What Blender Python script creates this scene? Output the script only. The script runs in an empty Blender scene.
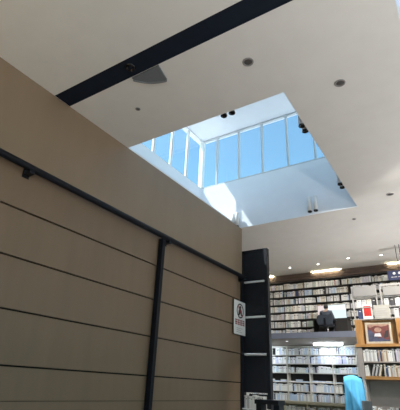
import bpy, bmesh, math, random
from mathutils import Vector, Matrix
random.seed(7)
C = bpy.context.scene.collection
PI = math.pi

# ------------------------------------------------------------------ materials
def mat(name, col, rough=0.6, metal=0.0, emit=0.0, noise=0.0, nscale=8.0, nstretch=(1, 1, 1), bump=0.0, spec=0.5, ecol=None):
    m = bpy.data.materials.new(name); m.use_nodes = True
    nt = m.node_tree; N = nt.nodes; L = nt.links
    b = N['Principled BSDF']
    b.inputs['Roughness'].default_value = rough
    b.inputs['Metallic'].default_value = metal
    b.inputs['Specular IOR Level'].default_value = spec
    c4 = (*col, 1)
    b.inputs['Base Color'].default_value = c4
    if noise > 0 or bump > 0:
        tc = N.new('ShaderNodeTexCoord'); mp = N.new('ShaderNodeMapping'); nz = N.new('ShaderNodeTexNoise')
        mp.inputs['Scale'].default_value = nstretch
        nz.inputs['Scale'].default_value = nscale; nz.inputs['Detail'].default_value = 6
        L.new(tc.outputs['Object'], mp.inputs['Vector']); L.new(mp.outputs['Vector'], nz.inputs['Vector'])
        if noise > 0:
            r = N.new('ShaderNodeValToRGB')
            r.color_ramp.elements[0].position = 0.3; r.color_ramp.elements[1].position = 0.7
            r.color_ramp.elements[0].color = (*[c * (1 - noise) for c in col], 1)
            r.color_ramp.elements[1].color = (*[min(1, c * (1 + noise)) for c in col], 1)
            L.new(nz.outputs['Fac'], r.inputs['Fac']); L.new(r.outputs['Color'], b.inputs['Base Color'])
        if bump > 0:
            bp = N.new('ShaderNodeBump'); bp.inputs['Strength'].default_value = bump; bp.inputs['Distance'].default_value = 0.01
            L.new(nz.outputs['Fac'], bp.inputs['Height']); L.new(bp.outputs['Normal'], b.inputs['Normal'])
    if emit > 0:
        b.inputs['Emission Color'].default_value = (*(ecol or col), 1)
        b.inputs['Emission Strength'].default_value = emit
    return m

def glass_mat():
    m = bpy.data.materials.new('window_glass'); m.use_nodes = True
    nt = m.node_tree; N = nt.nodes; L = nt.links
    N.remove(N['Principled BSDF'])
    out = N['Material Output']
    t = N.new('ShaderNodeBsdfTransparent'); t.inputs['Color'].default_value = (0.93, 0.98, 0.99, 1)
    g = N.new('ShaderNodeBsdfGlossy'); g.inputs['Roughness'].default_value = 0.0
    lw_ = N.new('ShaderNodeLayerWeight'); lw_.inputs['Blend'].default_value = 0.5
    pw = N.new('ShaderNodeMath'); pw.operation = 'POWER'; pw.inputs[1].default_value = 4.5
    f = N.new('ShaderNodeMath'); f.operation = 'MULTIPLY_ADD'; f.inputs[1].default_value = 0.75; f.inputs[2].default_value = 0.035
    L.new(lw_.outputs['Facing'], pw.inputs[0]); L.new(pw.outputs[0], f.inputs[0])
    x = N.new('ShaderNodeMixShader')
    L.new(f.outputs[0], x.inputs['Fac']); L.new(t.outputs[0], x.inputs[1]); L.new(g.outputs[0], x.inputs[2])
    L.new(x.outputs[0], out.inputs['Surface'])
    return m

def wood_mat(name, c1, c2, scale=6.0, stretch=(0.6, 6, 6), rough=0.5):
    m = bpy.data.materials.new(name); m.use_nodes = True
    nt = m.node_tree; N = nt.nodes; L = nt.links; b = N['Principled BSDF']
    b.inputs['Roughness'].default_value = rough
    tc = N.new('ShaderNodeTexCoord'); mp = N.new('ShaderNodeMapping'); mp.inputs['Scale'].default_value = stretch
    nz = N.new('ShaderNodeTexNoise'); nz.inputs['Scale'].default_value = scale; nz.inputs['Detail'].default_value = 8
    nz.inputs['Distortion'].default_value = 0.6
    r = N.new('ShaderNodeValToRGB')
    r.color_ramp.elements[0].position = 0.35; r.color_ramp.elements[1].position = 0.68
    r.color_ramp.elements[0].color = (*c1, 1); r.color_ramp.elements[1].color = (*c2, 1)
    L.new(tc.outputs['Object'], mp.inputs['Vector']); L.new(mp.outputs['Vector'], nz.inputs['Vector'])
    L.new(nz.outputs['Fac'], r.inputs['Fac']); L.new(r.outputs['Color'], b.inputs['Base Color'])
    return m

M = {
 'plaster': mat('ceiling_plaster', (0.80, 0.785, 0.755), 0.9, noise=0.02, nscale=3),
 'shaft': mat('shaft_plaster', (0.82, 0.85, 0.90), 0.9, noise=0.015, nscale=3),
 'white_wall': mat('wall_paint', (0.62, 0.60, 0.56), 0.9, noise=0.03, nscale=2),
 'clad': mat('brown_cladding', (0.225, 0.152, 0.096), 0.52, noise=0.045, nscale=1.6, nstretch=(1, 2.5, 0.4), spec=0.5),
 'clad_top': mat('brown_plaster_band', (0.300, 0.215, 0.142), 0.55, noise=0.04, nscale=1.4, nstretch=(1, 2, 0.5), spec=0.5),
 'clad_gap': mat('cladding_joint', (0.010, 0.009, 0.008), 0.9),
 'floor': wood_mat('oak_floor', (0.20, 0.16, 0.125), (0.27, 0.215, 0.165), 4, (0.5, 7, 1), 0.5),
 'steel': mat('navy_black_steel', (0.006, 0.0075, 0.013), 0.55, noise=0.15, nscale=12, spec=0.25),
 'beam': mat('slot_steel', (0.013, 0.019, 0.032), 0.8, noise=0.1, nscale=5, spec=0.12),
 'black': mat('black_lacquer', (0.008, 0.010, 0.016), 0.5, noise=0.2, nscale=4, spec=0.4),
 'dark_lens': mat('dark_lens', (0.006, 0.006, 0.009), 0.25),
 'grey_plastic': mat('grey_plastic', (0.16, 0.175, 0.19), 0.6, noise=0.05, nscale=40),
 'lite_grey': mat('light_grey_plastic', (0.22, 0.235, 0.25), 0.55, noise=0.04, nscale=30),
 'white_metal': mat('white_enamel', (0.80, 0.80, 0.79), 0.4, noise=0.02, nscale=10),
 'frame_alu': mat('window_frame_aluminium', (0.55, 0.58, 0.61), 0.45, noise=0.03, nscale=12),
 'frame_white': mat('window_frame_white', (0.80, 0.82, 0.83), 0.45, noise=0.02, nscale=12),
 'ring': mat('downlight_ring', (0.30, 0.29, 0.28), 0.5, noise=0.05, nscale=30),
 'recess': mat('downlight_recess', (0.09, 0.085, 0.085), 0.5, noise=0.05, nscale=30),
 'lamp': mat('lamp_warm', (1, 0.95, 0.86), 0.5, emit=5, ecol=(1, 0.95, 0.86)),
 'strip_up': mat('strip_lamp_warm', (1, 0.93, 0.74), 0.5, emit=16, ecol=(1, 0.89, 0.62)),
 'strip_low': mat('strip_lamp_neutral', (1, 0.97, 0.92), 0.5, emit=26, ecol=(0.80, 0.91, 1.0)),
 'walnut': wood_mat('brown_wood_band', (0.055, 0.036, 0.028), (0.115, 0.078, 0.058), 5, (0.5, 4, 9)),
 'shelf_dark': mat('dark_shelf_board', (0.020, 0.018, 0.018), 0.6, noise=0.2, nscale=9),
 'shelf_pale': wood_mat('pale_shelf_board', (0.50, 0.47, 0.42), (0.60, 0.57, 0.52), 6, (0.5, 5, 8)),
 'shelf_back': mat('shelf_back_panel', (0.022, 0.020, 0.022), 0.8, noise=0.1, nscale=6),
 'beige': wood_mat('beige_counter', (0.50, 0.44, 0.31), (0.60, 0.53, 0.39), 6, (0.5, 5, 8)),
 'slab': mat('blue_grey_fascia', (0.16, 0.18, 0.24), 0.6, noise=0.06, nscale=3),
 'soffit': mat('soffit_paint', (0.34, 0.31, 0.28), 0.85, noise=0.04, nscale=3),
 'oak': wood_mat('orange_oak', (0.36, 0.175, 0.055), (0.47, 0.25, 0.09), 7, (2, 2, 0.5)),
 'oak_h': wood_mat('orange_oak_board', (0.36, 0.175, 0.055), (0.48, 0.26, 0.095), 7, (0.5, 4, 4)),
 'stone': mat('grey_beige_panel', (0.33, 0.295, 0.275), 0.8, noise=0.05, nscale=6),
 'rack': mat('pale_grey_rack', (0.34, 0.33, 0.32), 0.5, noise=0.04, nscale=12),
 'header': mat('header_board', (0.235, 0.23, 0.225), 0.6, noise=0.05, nscale=5),
 'red': mat('red_cover', (0.50, 0.030, 0.025), 0.5, noise=0.1, nscale=12),
 'paper': mat('white_paper', (0.78, 0.77, 0.75), 0.8, noise=0.03, nscale=14),
 'poster': mat('pale_poster', (0.38, 0.365, 0.33), 0.8, noise=0.10, nscale=9),
 'ink_red': mat('red_print', (0.33, 0.035, 0.035), 0.7, noise=0.08, nscale=40),
 'ink_dark': mat('dark_print', (0.035, 0.028, 0.032), 0.7, noise=0.1, nscale=40),
 'ink_grey': mat('grey_print', (0.45, 0.44, 0.45), 0.8, noise=0.1, nscale=40),
 'pic_frame': wood_mat('picture_frame_wood', (0.42, 0.36, 0.27), (0.52, 0.45, 0.35), 8, (3, 3, 3)),
 'pic_red': mat('picture_red', (0.13, 0.035, 0.030), 0.6, noise=0.4, nscale=9),
 'pic_blue': mat('picture_blue', (0.055, 0.060, 0.11), 0.6, noise=0.4, nscale=9),
 'pic_tan': mat('picture_tan', (0.34, 0.20, 0.15), 0.6, noise=0.4, nscale=11),
 'pic_white': mat('picture_white', (0.58, 0.57, 0.62), 0.6, noise=0.1, nscale=9),
 'navy_sign': mat('navy_sign', (0.018, 0.026, 0.085), 0.5, noise=0.05, nscale=8),
 'blue_cloth': mat('sky_blue_cloth', (0.13, 0.54, 0.90), 0.75, noise=0.10, nscale=5, bump=0.3),
 'chair': mat('dark_mesh_fabric', (0.032, 0.042, 0.060), 0.8, noise=0.25, nscale=60),
 'jacket': mat('slate_jacket', (0.065, 0.078, 0.105), 0.85, noise=0.15, nscale=25),
 'trousers': mat('dark_trousers', (0.02, 0.02, 0.028), 0.85, noise=0.1, nscale=25),
 'skin': mat('skin', (0.46, 0.29, 0.21), 0.55, noise=0.04, nscale=15),
 'hair': mat('dark_hair', (0.010, 0.008, 0.008), 0.55, noise=0.2, nscale=50),
 'eye': mat('eye', (0.02, 0.015, 0.012), 0.3),
 'screen': mat('screen_white', (0.05, 0.05, 0.05), 0.4, emit=0.50, ecol=(0.86, 0.97, 1.0)),
 'screen_pink': mat('screen_pink', (0.05, 0.05, 0.05), 0.4, emit=0.36, ecol=(1.0, 0.86, 0.86)),
 'screen_teal': mat('screen_teal', (0.05, 0.05, 0.05), 0.4, emit=0.44, ecol=(0.80, 0.97, 0.98)),
 'chrome': mat('brushed_metal', (0.55, 0.55, 0.56), 0.35, metal=0.8, noise=0.05, nscale=30),
 'pages': mat('book_pages', (0.66, 0.63, 0.56), 0.9, noise=0.06, nscale=30),
 'outer': mat('outer_wall', (0.45, 0.44, 0.42), 0.9, noise=0.04, nscale=1),
 'glass': glass_mat(),
}
BOOKCOL = {
 'white': (0.70, 0.70, 0.68), 'cream': (0.58, 0.54, 0.46), 'pale grey': (0.46, 0.46, 0.47), 'pale blue': (0.42, 0.53, 0.68),
 'lilac': (0.52, 0.48, 0.60), 'grey-green': (0.36, 0.42, 0.37), 'tan': (0.40, 0.29, 0.20), 'navy': (0.035, 0.055, 0.13),
 'charcoal': (0.045, 0.043, 0.048), 'dusty red': (0.30, 0.085, 0.075)}
BM = {k: mat('book_' + k.replace(' ', '_').replace('-', '_'), v, 0.65, noise=0.10, nscale=22) for k, v in BOOKCOL.items()}

# ------------------------------------------------------------------ mesh helpers
class MB:
    def __init__(s): s.bm = bmesh.new(); s.mats = []
    def mi(s, m):
        if m not in s.mats: s.mats.append(m)
        return s.mats.index(m)
    def box(s, x0, x1, y0, y1, z0, z1, m, bev=0.0, mx=None):
        r = bmesh.ops.create_cube(s.bm, size=1.0); vs = r['verts']
        t = Matrix.Translation(((x0 + x1) / 2, (y0 + y1) / 2, (z0 + z1) / 2)) @ Matrix.Diagonal((abs(x1 - x0), abs(y1 - y0), abs(z1 - z0), 1))
        bmesh.ops.transform(s.bm, matrix=t, verts=vs)
        fs = set(f for v in vs for f in v.link_faces)
        i = s.mi(m)
        for f in fs: f.material_index = i
        if bev > 0:
            es = list(set(e for v in vs for e in v.link_edges))
            r2 = bmesh.ops.bevel(s.bm, geom=es, offset=bev, segments=2, affect='EDGES', profile=0.5)
            for f in r2['faces']: f.material_index = i
            vs = list(set(v for f in r2['faces'] for v in f.verts) | set(v for v in vs if v.is_valid))
        if mx is not None: bmesh.ops.transform(s.bm, matrix=mx, verts=[v for v in vs if v.is_valid])
        return s
    def tube(s, a, b, r, m, seg=16, r2=None, smooth=True):
        a, b = Vector(a), Vector(b); d = b - a
        q = d.to_track_quat('Z', 'Y').to_matrix().to_4x4()
        r_ = bmesh.ops.create_cone(s.bm, cap_ends=True, segments=seg, radius1=r, radius2=r if r2 is None else r2, depth=d.length)
        bmesh.ops.transform(s.bm, matrix=Matrix.Translation((a + b) / 2) @ q, verts=r_['verts'])
        i = s.mi(m)
        for f in set(f for v in r_['verts'] for f in v.link_faces):
            f.material_index = i
            if smooth and len(f.verts) == 4: f.smooth = True
        return s
    def lathe(s, prof, m, origin=(0, 0, 0), seg=24, mx=None):
        rings = []; i = s.mi(m); o = Vector(origin)
        for (r, z) in prof:
            rings.append([s.bm.verts.new(o + Vector((r * math.cos(2 * PI * k / seg), r * math.sin(2 * PI * k / seg), z))) for k in range(seg)])
        for a, b in zip(rings[:-1], rings[1:]):
            for k in range(seg):
                f = s.bm.faces.new((a[k], a[(k + 1) % seg], b[(k + 1) % seg], b[k])); f.material_index = i; f.smooth = True
        f = s.bm.faces.new(list(reversed(rings[0]))); f.material_index = i
        f = s.bm.faces.new(rings[-1]); f.material_index = i
        if mx is not None: bmesh.ops.transform(s.bm, matrix=mx, verts=[v for r in rings for v in r])
        return s
    def prism(s, pts, z0, z1, m, axis='z'):
        i = s.mi(m)
        P = {'z': lambda p, t: (p[0], p[1], t), 'x': lambda p, t: (t, p[0], p[1]), 'y': lambda p, t: (p[0], t, p[1])}[axis]
        a = [s.bm.verts.new(P(p, z0)) for p in pts]; b = [s.bm.verts.new(P(p, z1)) for p in pts]
        fs = [s.bm.faces.new(a), s.bm.faces.new(b)]
        n = len(pts)
        for k in range(n): fs.append(s.bm.faces.new((a[k], a[(k + 1) % n], b[(k + 1) % n], b[k])))
        for f in fs: f.material_index = i
        return s
    def mesh(s, name):
        bmesh.ops.recalc_face_normals(s.bm, faces=s.bm.faces[:])
        me = bpy.data.meshes.new(name); s.bm.to_mesh(me); s.bm.free()
        for m in s.mats: me.materials.append(m)
        return me
    def build(s, name, parent=None, loc=None):
        o = bpy.data.objects.new(name, s.mesh(name)); C.objects.link(o)
        if loc: o.location = loc
        if parent: o.parent = parent
        return o

def tag(o, label=None, cat=None, group=None, kind=None):
    if label: o['label'] = label
    if cat: o['category'] = cat
    if group: o['group'] = group
    if kind: o['kind'] = kind
    return o
def thing(name, label, cat, loc=(0, 0, 0), group=None, rz=0.0):
    o = bpy.data.objects.new(name, None); C.objects.link(o); o.location = loc; o.rotation_euler = (0, 0, rz)
    o.empty_display_size = 0.1
    return tag(o, label, cat, group)
def copy_tree(o, parent=None):
    c = o.copy(); C.objects.link(c)
    if parent: c.parent = parent
    for ch in list(o.children): copy_tree(ch, c)
    return c
def struct(mb, name, label=None, cat=None):
    o = mb.build(name); o['kind'] = 'structure'
    if label: o['label'] = label
    if cat: o['category'] = cat
    return o

# ------------------------------------------------------------------ key dimensions (metres, floor at 0)
CEIL = 6.20
WX = -5.35            # face of the brown wall
WEND = 10.44          # its far end
XL, XR, YN, YF = -9.0, 8.0, -4.0, 16.55
SX0, SX1, SY0, SY1 = -6.92, -1.82, 5.11, 10.35   # roof lantern
SILL, HEAD = 7.95, 9.96
S2 = (0.06, 2.70, 0.30, 4.54)                     # second rooflight

# ------------------------------------------------------------------ shell
struct(MB().box(XL, XR, YN, YF, -0.2, 0, M['floor']), 'floor', 'oak floor of the library hall', 'floor')

def slab_with_holes(mb, x0, x1, y0, y1, z0, z1, holes, m):
    xs = sorted({x0, x1, *[h[0] for h in holes], *[h[1] for h in holes]})
    ys = sorted({y0, y1, *[h[2] for h in holes], *[h[3] for h in holes]})
    bm = mb.bm; i = mb.mi(m); V = {}
    def v(x, y, z):
        if (x, y, z) not in V: V[(x, y, z)] = bm.verts.new((x, y, z))
        return V[(x, y, z)]
    def solid(a, b):
        if a < 0 or b < 0 or a >= len(xs) - 1 or b >= len(ys) - 1: return False
        cx, cy = (xs[a] + xs[a + 1]) / 2, (ys[b] + ys[b + 1]) / 2
        return not any(h[0] < cx < h[1] and h[2] < cy < h[3] for h in holes)
    for a in range(len(xs) - 1):
        for b in range(len(ys) - 1):
            if not solid(a, b): continue
            X0, X1, Y0, Y1 = xs[a], xs[a + 1], ys[b], ys[b + 1]
            F = [[(X0, Y0, z0), (X0, Y1, z0), (X1, Y1, z0), (X1, Y0, z0)], [(X0, Y0, z1), (X1, Y0, z1), (X1, Y1, z1), (X0, Y1, z1)]]
            if not solid(a - 1, b): F.append([(X0, Y0, z0), (X0, Y0, z1), (X0, Y1, z1), (X0, Y1, z0)])
            if not solid(a + 1, b): F.append([(X1, Y0, z0), (X1, Y1, z0), (X1, Y1, z1), (X1, Y0, z1)])
            if not solid(a, b - 1): F.append([(X0, Y0, z0), (X1, Y0, z0), (X1, Y0, z1), (X0, Y0, z1)])
            if not solid(a, b + 1): F.append([(X0, Y1, z0), (X0, Y1, z1), (X1, Y1, z1), (X1, Y1, z0)])
            for f in F:
                q = bm.faces.new([v(*p) for p in f]); q.material_index = i

SLOT = (WX - 0.02, 0.0, 3.185, 3.52)
cm = MB()
slab_with_holes(cm, XL, XR, YN, YF, CEIL, CEIL + 0.25, [(-5.60, SX1, SY0, SY1), S2, SLOT], M['plaster'])
struct(cm, 'ceiling', 'flat pale plaster ceiling with skylight openings', 'ceiling')

# lantern walls
lw = MB()
t = 0.2
lw.box(SX0 - t, SX0, SY0 - t, SY1 + t, CEIL + 0.25, SILL, M['shaft'])
struct(lw, 'wall_skylight_left', 'white wall under the left windows of the skylight', 'wall')
struct(MB().box(SX0, SX1, SY1, SY1 + t, CEIL + 0.25, SILL, M['shaft']).box(-5.60, SX1, SY1 - 0.004, SY1 + t, CEIL + 0.002, CEIL + 0.25, M['shaft']), 'wall_skylight_back', 'white wall under the far windows of the skylight', 'wall')
struct(MB().box(SX0, SX1, SY0 - t, SY0, CEIL + 0.25, HEAD, M['shaft']).box(-5.6, SX1, SY0 - t, SY0 + 0.004, CEIL + 0.002, CEIL + 0.25, M['shaft']), 'wall_skylight_front', 'white near wall of the skylight', 'wall')
struct(MB().box(SX1, SX1 + t, SY0 - t, SY1 + t, CEIL + 0.25, SILL, M['shaft']).box(SX1 - 0.004, SX1 + t, SY0, SY1, CEIL + 0.002, CEIL + 0.25, M['shaft']), 'wall_skylight_right', 'white right wall of the skylight', 'wall')
struct(MB().box(SX0 - 0.24, SX1 + 0.34, SY0 - 0.3, SY1 + 0.2, HEAD, HEAD + 0.18, M['shaft']), 'ceiling_skylight', 'white ceiling of the skylight above its windows', 'ceiling')

# lantern windows: frame with mullions + panes
PITCH = 0.874
def window(name, label, horizontal, fixed, a0, a1, mull, mw, mframe, md=0.09, double=False):
    w = MB()
    def bar(u0, u1, z0, z1, m=mframe, d=md, off=0.0):
        if horizontal: w.box(u0, u1, fixed + off, fixed + d + off, z0, z1, m)
        else: w.box(fixed - d - off, fixed - off, u0, u1, z0, z1, m)
    bar(a0, a1, SILL, SILL + 0.045); bar(a0, a1, HEAD - 0.05, HEAD)
    for u in mull:
        if double:
            bar(u - mw * 0.9, u - mw * 0.3, SILL + 0.045, HEAD - 0.05); bar(u + mw * 0.3, u + mw * 0.9, SILL + 0.045, HEAD - 0.05)
            bar(u - mw * 0.3, u + mw * 0.3, SILL + 0.045, HEAD - 0.05, d=md * 0.4, off=md * 0.3)
        else: bar(u - mw / 2, u + mw / 2, SILL + 0.045, HEAD - 0.05)
    fr = struct(w, name, label, 'window')
    g = MB()
    if horizontal: g.box(a0, a1, fixed + md * 0.45, fixed + md * 0.45 + 0.012, SILL + 0.02, HEAD - 0.02, M['glass'])
    else: g.box(fixed - md * 0.45 - 0.012, fixed - md * 0.45, a0, a1, SILL + 0.02, HEAD - 0.02, M['glass'])
    g.build('pane', fr)
    return fr
window('window_1', 'row of tall panes on the far side of the skylight', True, SY1, SX0, SX1, [-1.37 * 4.6, -1.18 * 4.6, -0.99 * 4.6, -0.80 * 4.6, -0.612 * 4.6, -0.422 * 4.6], 0.055, M['frame_alu'])
window('window_2', 'row of tall panes on the left side of the skylight', False, SX0, SY0, SY1, [SY1 - 0.92 - PITCH * k for k in range(5)], 0.052, M['frame_white'], double=True, md=0.06)
window('window_3', 'row of tall panes on the right side of the skylight', False, SX1 + 0.09, SY0, SY1, [SY1 - 0.92 - PITCH * k for k in range(5)], 0.06, M['frame_alu'])
struct(MB().box(SX0 - 0.10, SX0 + 0.05, SY1 - 0.05, SY1 + 0.10, SILL, HEAD, M['frame_white']), 'trim_1', 'white corner post between the skylight windows', 'post')

# second rooflight: shaft + glazed top
a, b, c, d = S2
struct(MB().box(a - 0.15, a, c - 0.15, d + 0.15, CEIL + 0.25, 7.5, M['shaft']).box(b, b + 0.15, c - 0.15, d + 0.15, CEIL + 0.25, 7.5, M['shaft'])
       .box(a, b, c - 0.15, c, CEIL + 0.25, 7.5, M['shaft']).box(a, b, d, d + 0.15, CEIL + 0.25, 7.5, M['shaft']), 'wall_rooflight', 'white shaft of the second rooflight at the top right', 'wall')
fr = MB()
for x in (a, (a + b) / 2, b): fr.box(x - 0.04, x + 0.04, c - 0.04, d + 0.04, 7.5, 7.58, M['frame_alu'])
for y in (c, (c + d) / 2, d): fr.box(a, b, y - 0.04, y + 0.04, 7.5, 7.58, M['frame_alu'])
f = struct(fr, 'window_4', 'glazed top of the second rooflight', 'window')
MB().box(a, b, c, d, 7.53, 7.542, M['glass']).build('pane', f)

# outer walls
struct(MB().box(XL - 0.2, XL, YN, YF, 0, CEIL, M['white_wall']), 'wall_left', 'pale wall at the far left of the hall', 'wall')
struct(MB().box(XL, XR, YF, YF + 0.2, 0, CEIL, M['white_wall']), 'wall_back', 'back wall behind the tall bookshelves', 'wall')
FX = -2.5
fw = MB().box(XL, FX, YN - 0.2, YN, 0, CEIL, M['white_wall']).box(FX, XR, YN - 0.2, YN, 0, 0.3, M['white_wall']).box(FX, XR, YN - 0.2, YN, 5.9, CEIL, M['white_wall'])
struct(fw, 'wall_front', 'glazed wall behind the viewer', 'wall')
w = MB()
for k in range(8):
    x = FX + 0.03 + k * (XR - FX - 0.06) / 7
    w.box(x - 0.03, x + 0.03, YN - 0.14, YN - 0.06, 0.3, 5.9, M['frame_alu'])
for z in (0.33, 2.6, 5.87): w.box(FX, XR, YN - 0.14, YN - 0.06, z - 0.03, z + 0.03, M['frame_alu'])
f = struct(w, 'window_9', 'window wall behind the viewer', 'window')
MB().box(FX, XR, YN - 0.11, YN - 0.098, 0.3, 5.9, M['glass']).build('pane', f)
struct(MB().box(-60, 60, -60, 60, -0.4, -0.21, M['outer']), 'floor_outside_bounce', 'pale ground added outside the building to bounce sunlight in', 'ground')  # unseen ground, added to bounce sun up to the ceiling through the windows
# right wall: low windows near the viewer, tall ones towards the back
ys = [1.2, 5.6, 10.0, 14.4]
rw = MB().box(XR, XR + 0.25, YN, ys[0], 0, CEIL, M['white_wall']).box(XR, XR + 0.25, ys[-1], YF, 0, CEIL, M['white_wall'])
for y in ys[1:-1]: rw.box(XR, XR + 0.25, y - 0.25, y + 0.25, 0, CEIL, M['white_wall'])
for k in range(3):
    WZ0, WZ1 = (0.9, 3.0) if k < 1 else (0.6, 5.6)
    y0, y1 = ys[k] + (0.25 if k else 0), ys[k + 1] - (0.25 if k < 2 else 0)
    rw.box(XR, XR + 0.25, y0, y1, 0, WZ0, M['white_wall']).box(XR, XR + 0.25, y0, y1, WZ1, CEIL, M['white_wall'])
    w = MB()
    for y in (y0 + 0.03, (y0 + y1) / 2, y1 - 0.03): w.box(XR + 0.08, XR + 0.16, y - 0.03, y + 0.03, WZ0, WZ1, M['frame_alu'])
    for z in (WZ0 + 0.03, 2.3, WZ1 - 0.03): w.box(XR + 0.08, XR + 0.16, y0, y1, z - 0.03, z + 0.03, M['frame_alu'])
    f = struct(w, 'window_%d' % (5 + k), 'side window in the right wall', 'window')
    MB().box(XR + 0.11, XR + 0.122, y0, y1, WZ0, WZ1, M['glass']).build('pane', f)
struct(rw, 'wall_right', 'pale wall with windows on the right side of the hall', 'wall')

# brown clad wall: panels with open joints in front of a dark core
JOINTS = [0.30, 1.03, 1.755, 2.48, 3.215, 3.935]
RZ = 4.595
bw = MB()
bw.box(WX - 0.25, WX - 0.035, YN, WEND - 0.012, 0, CEIL - 0.001, M['clad_gap'])
zs = [0] + JOINTS + [RZ + 0.02]
for z0, z1 in zip(zs[:-1], zs[1:]):
    a0 = z0 + (0.012 if z0 > 0 else 0); a1 = z1 - (0.012 if z1 < 4.5 else 0)
    # each board leans out slightly at its lower edge, so it shades the one below
    bw.prism([(WX - 0.035, a0), (WX + 0.010, a0), (WX + 0.010, a0 + 0.012), (WX - 0.004, a1), (WX - 0.035, a1)], YN, WEND, M['clad'], 'y')
bw.box(WX - 0.035, WX + 0.0105, YN, WEND, 1.317, 1.324, M['clad_gap'])
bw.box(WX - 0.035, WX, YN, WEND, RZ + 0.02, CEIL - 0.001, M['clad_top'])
bw.box(WX - 0.25, WX - 0.03, WEND - 0.012, WEND, 0, CEIL - 0.001, M['clad'])
struct(bw, 'wall_brown', 'tall brown panelled wall with dark horizontal joints', 'wall')

# ------------------------------------------------------------------ rail and posts on the brown wall
rail = thing('wall_rail', 'long black pipe rail fixed high along the brown panelled wall', 'rail', (WX, 0, RZ))
MB().tube((0.13, YN + 0.1, 0), (0.13, WEND - 0.03, 0), 0.056, M['steel'], 20).build('pipe', rail)
for y in (-0.65, 3.03, 6.63, 10.25):
    MB().box(0.0, 0.012, y - 0.06, y + 0.06, -0.14, 0.03, M['steel'], 0.003).box(0.0, 0.17, y - 0.045, y + 0.045, -0.105, -0.03, M['steel'], 0.004).build('bracket', rail)
def post(y, label):
    o = thing('steel_post', label, 'post', (WX + 0.014, y, 0))
    MB().box(0.0, 0.12, -0.05, 0.05, 0.012, RZ - 0.045, M['steel'], 0.006).build('shaft', o)
    MB().box(0.0, 0.18, -0.10, 0.10, 0.0, 0.012, M['steel'], 0.003).build('base_plate', o)
post(6.45, 'black steel post crossing the middle of the brown panelled wall')
struct(MB().box(WX + 0.012, WX + 0.026, WEND - 0.13, WEND + 0.004, 0, RZ - 0.06, M['steel']), 'trim_3', 'black edge strip at the far end of the brown wall', 'trim')

# notice sign
SG = thing('notice_sign', 'white notice with red lettering at the end of the brown wall', 'sign', (WX + 0.045, 10.19, 3.42))
MB().box(-0.02, 0.0, -0.35, 0.35, -0.47, 0.47, M['ink_dark'], 0.004).build('backing', SG)
MB().box(0.0, 0.012, -0.34, 0.34, -0.46, 0.46, M['paper'], 0.003).build('sheet', SG)
s = MB()   # round prohibition symbol with a figure
n = 28
for k in range(n):
    a0, a1 = 2 * PI * k / n, 2 * PI * (k + 1) / n
    s.prism([(0.02 + r * math.cos(q), 0.19 + r * math.sin(q)) for r, q in ((0.17, a0), (0.17, a1), (0.205, a1), (0.205, a0))], 0.012, 0.016, M['ink_dark'], 'x')
s.prism([(0.02 + 0.055 * math.cos(k * PI / 6), 0.29 + 0.045 * math.sin(k * PI / 6)) for k in range(12)], 0.012, 0.016, M['ink_dark'], 'x')
s.prism([(-0.10, 0.07), (-0.07, 0.20), (-0.02, 0.245), (0.06, 0.245), (0.11, 0.19), (0.13, 0.07), (0.08, 0.05), (0.02, 0.13), (-0.04, 0.05)], 0.012, 0.016, M['ink_dark'], 'x')
s.prism([(-0.135, 0.31), (-0.11, 0.335), (0.165, 0.06), (0.14, 0.035)], 0.016, 0.018, M['ink_red'], 'x')
s.build('symbol', SG)
s = MB()
for gy in (-0.22, -0.075, 0.07, 0.215):
    w = 0.115
    for dz in (0.0, 0.055, 0.115): s.box(0.012, 0.016, gy - w / 2, gy + w / 2, -0.20 + dz, -0.178 + dz, M['ink_red'])
    for dy in (-0.03, 0.03): s.box(0.012, 0.016, gy + dy - 0.01, gy + dy + 0.01, -0.205, -0.055, M['ink_red'])
s.build('red_lettering', SG)['label'] = 'red lettering'
s = MB()
for k, (w0, w1) in enumerate(((-0.2, 0.16), (-0.2, 0.06), (-0.2, 0.12))): s.box(0.012, 0.015, w0, w1, -0.30 - k * 0.05, -0.285 - k * 0.05, M['ink_grey'])
s.build('small_print', SG)

# ------------------------------------------------------------------ dark slot in the ceiling, lens, quarter-round unit
ch = thing('ceiling_slot', 'dark navy slot channel running across the ceiling', 'ceiling channel', (WX + 0.005, 3.185, CEIL))
MB().box(-0.004, 5.345, 0.0, 0.335, 0.004, 0.10, M['beam']).box(0.0, 5.345, 0.0, 0.015, -0.004, 0.004, M['beam']).box(0.0, 5.345, 0.32, 0.335, -0.004, 0.004, M['beam']).build('channel', ch)
ln = thing('slot_spotlight', 'round black lens set in the dark ceiling slot', 'spotlight', (-3.70, 3.345, CEIL + 0.02))
MB().lathe([(0.055, 0.0), (0.085, 0.0), (0.09, -0.02), (0.075, -0.045), (0.055, -0.045), (0.05, -0.02)], M['dark_lens'], seg=28).build('ring', ln)
MB().lathe([(0.045, -0.02), (0.03, -0.032), (0.004, -0.036)], M['beam'], seg=20).build('lens', ln)
qd = thing('ceiling_speaker', 'grey quarter-round unit fixed to the ceiling beside the dark slot', 'speaker', (-3.275, 3.53, CEIL))
def arc(n=14, out=0.0):
    a, b = Vector((-0.55, 0.03)), Vector((-0.075, 0.32)); nrm = Vector((-(b - a).y, (b - a).x)).normalized()
    return [a.lerp(b, k / n) + nrm * (0.055 * math.sin(PI * k / n) + out) for k in range(n + 1)]
MB().prism([(0.0, 0.0), (-0.55, 0.0)] + [tuple(v) for v in arc()], -0.03, 0.0, M['grey_plastic']).build('housing', qd)
q = MB()
A0, A1 = arc(), arc(out=0.022)
for k in range(len(A0) - 1): q.prism([tuple(A0[k]), tuple(A0[k + 1]), tuple(A1[k + 1]), tuple(A1[k])], -0.05, 0.0, M['lite_grey'])
q.build('front_grille', qd)['label'] = 'lighter curved front edge'

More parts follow.
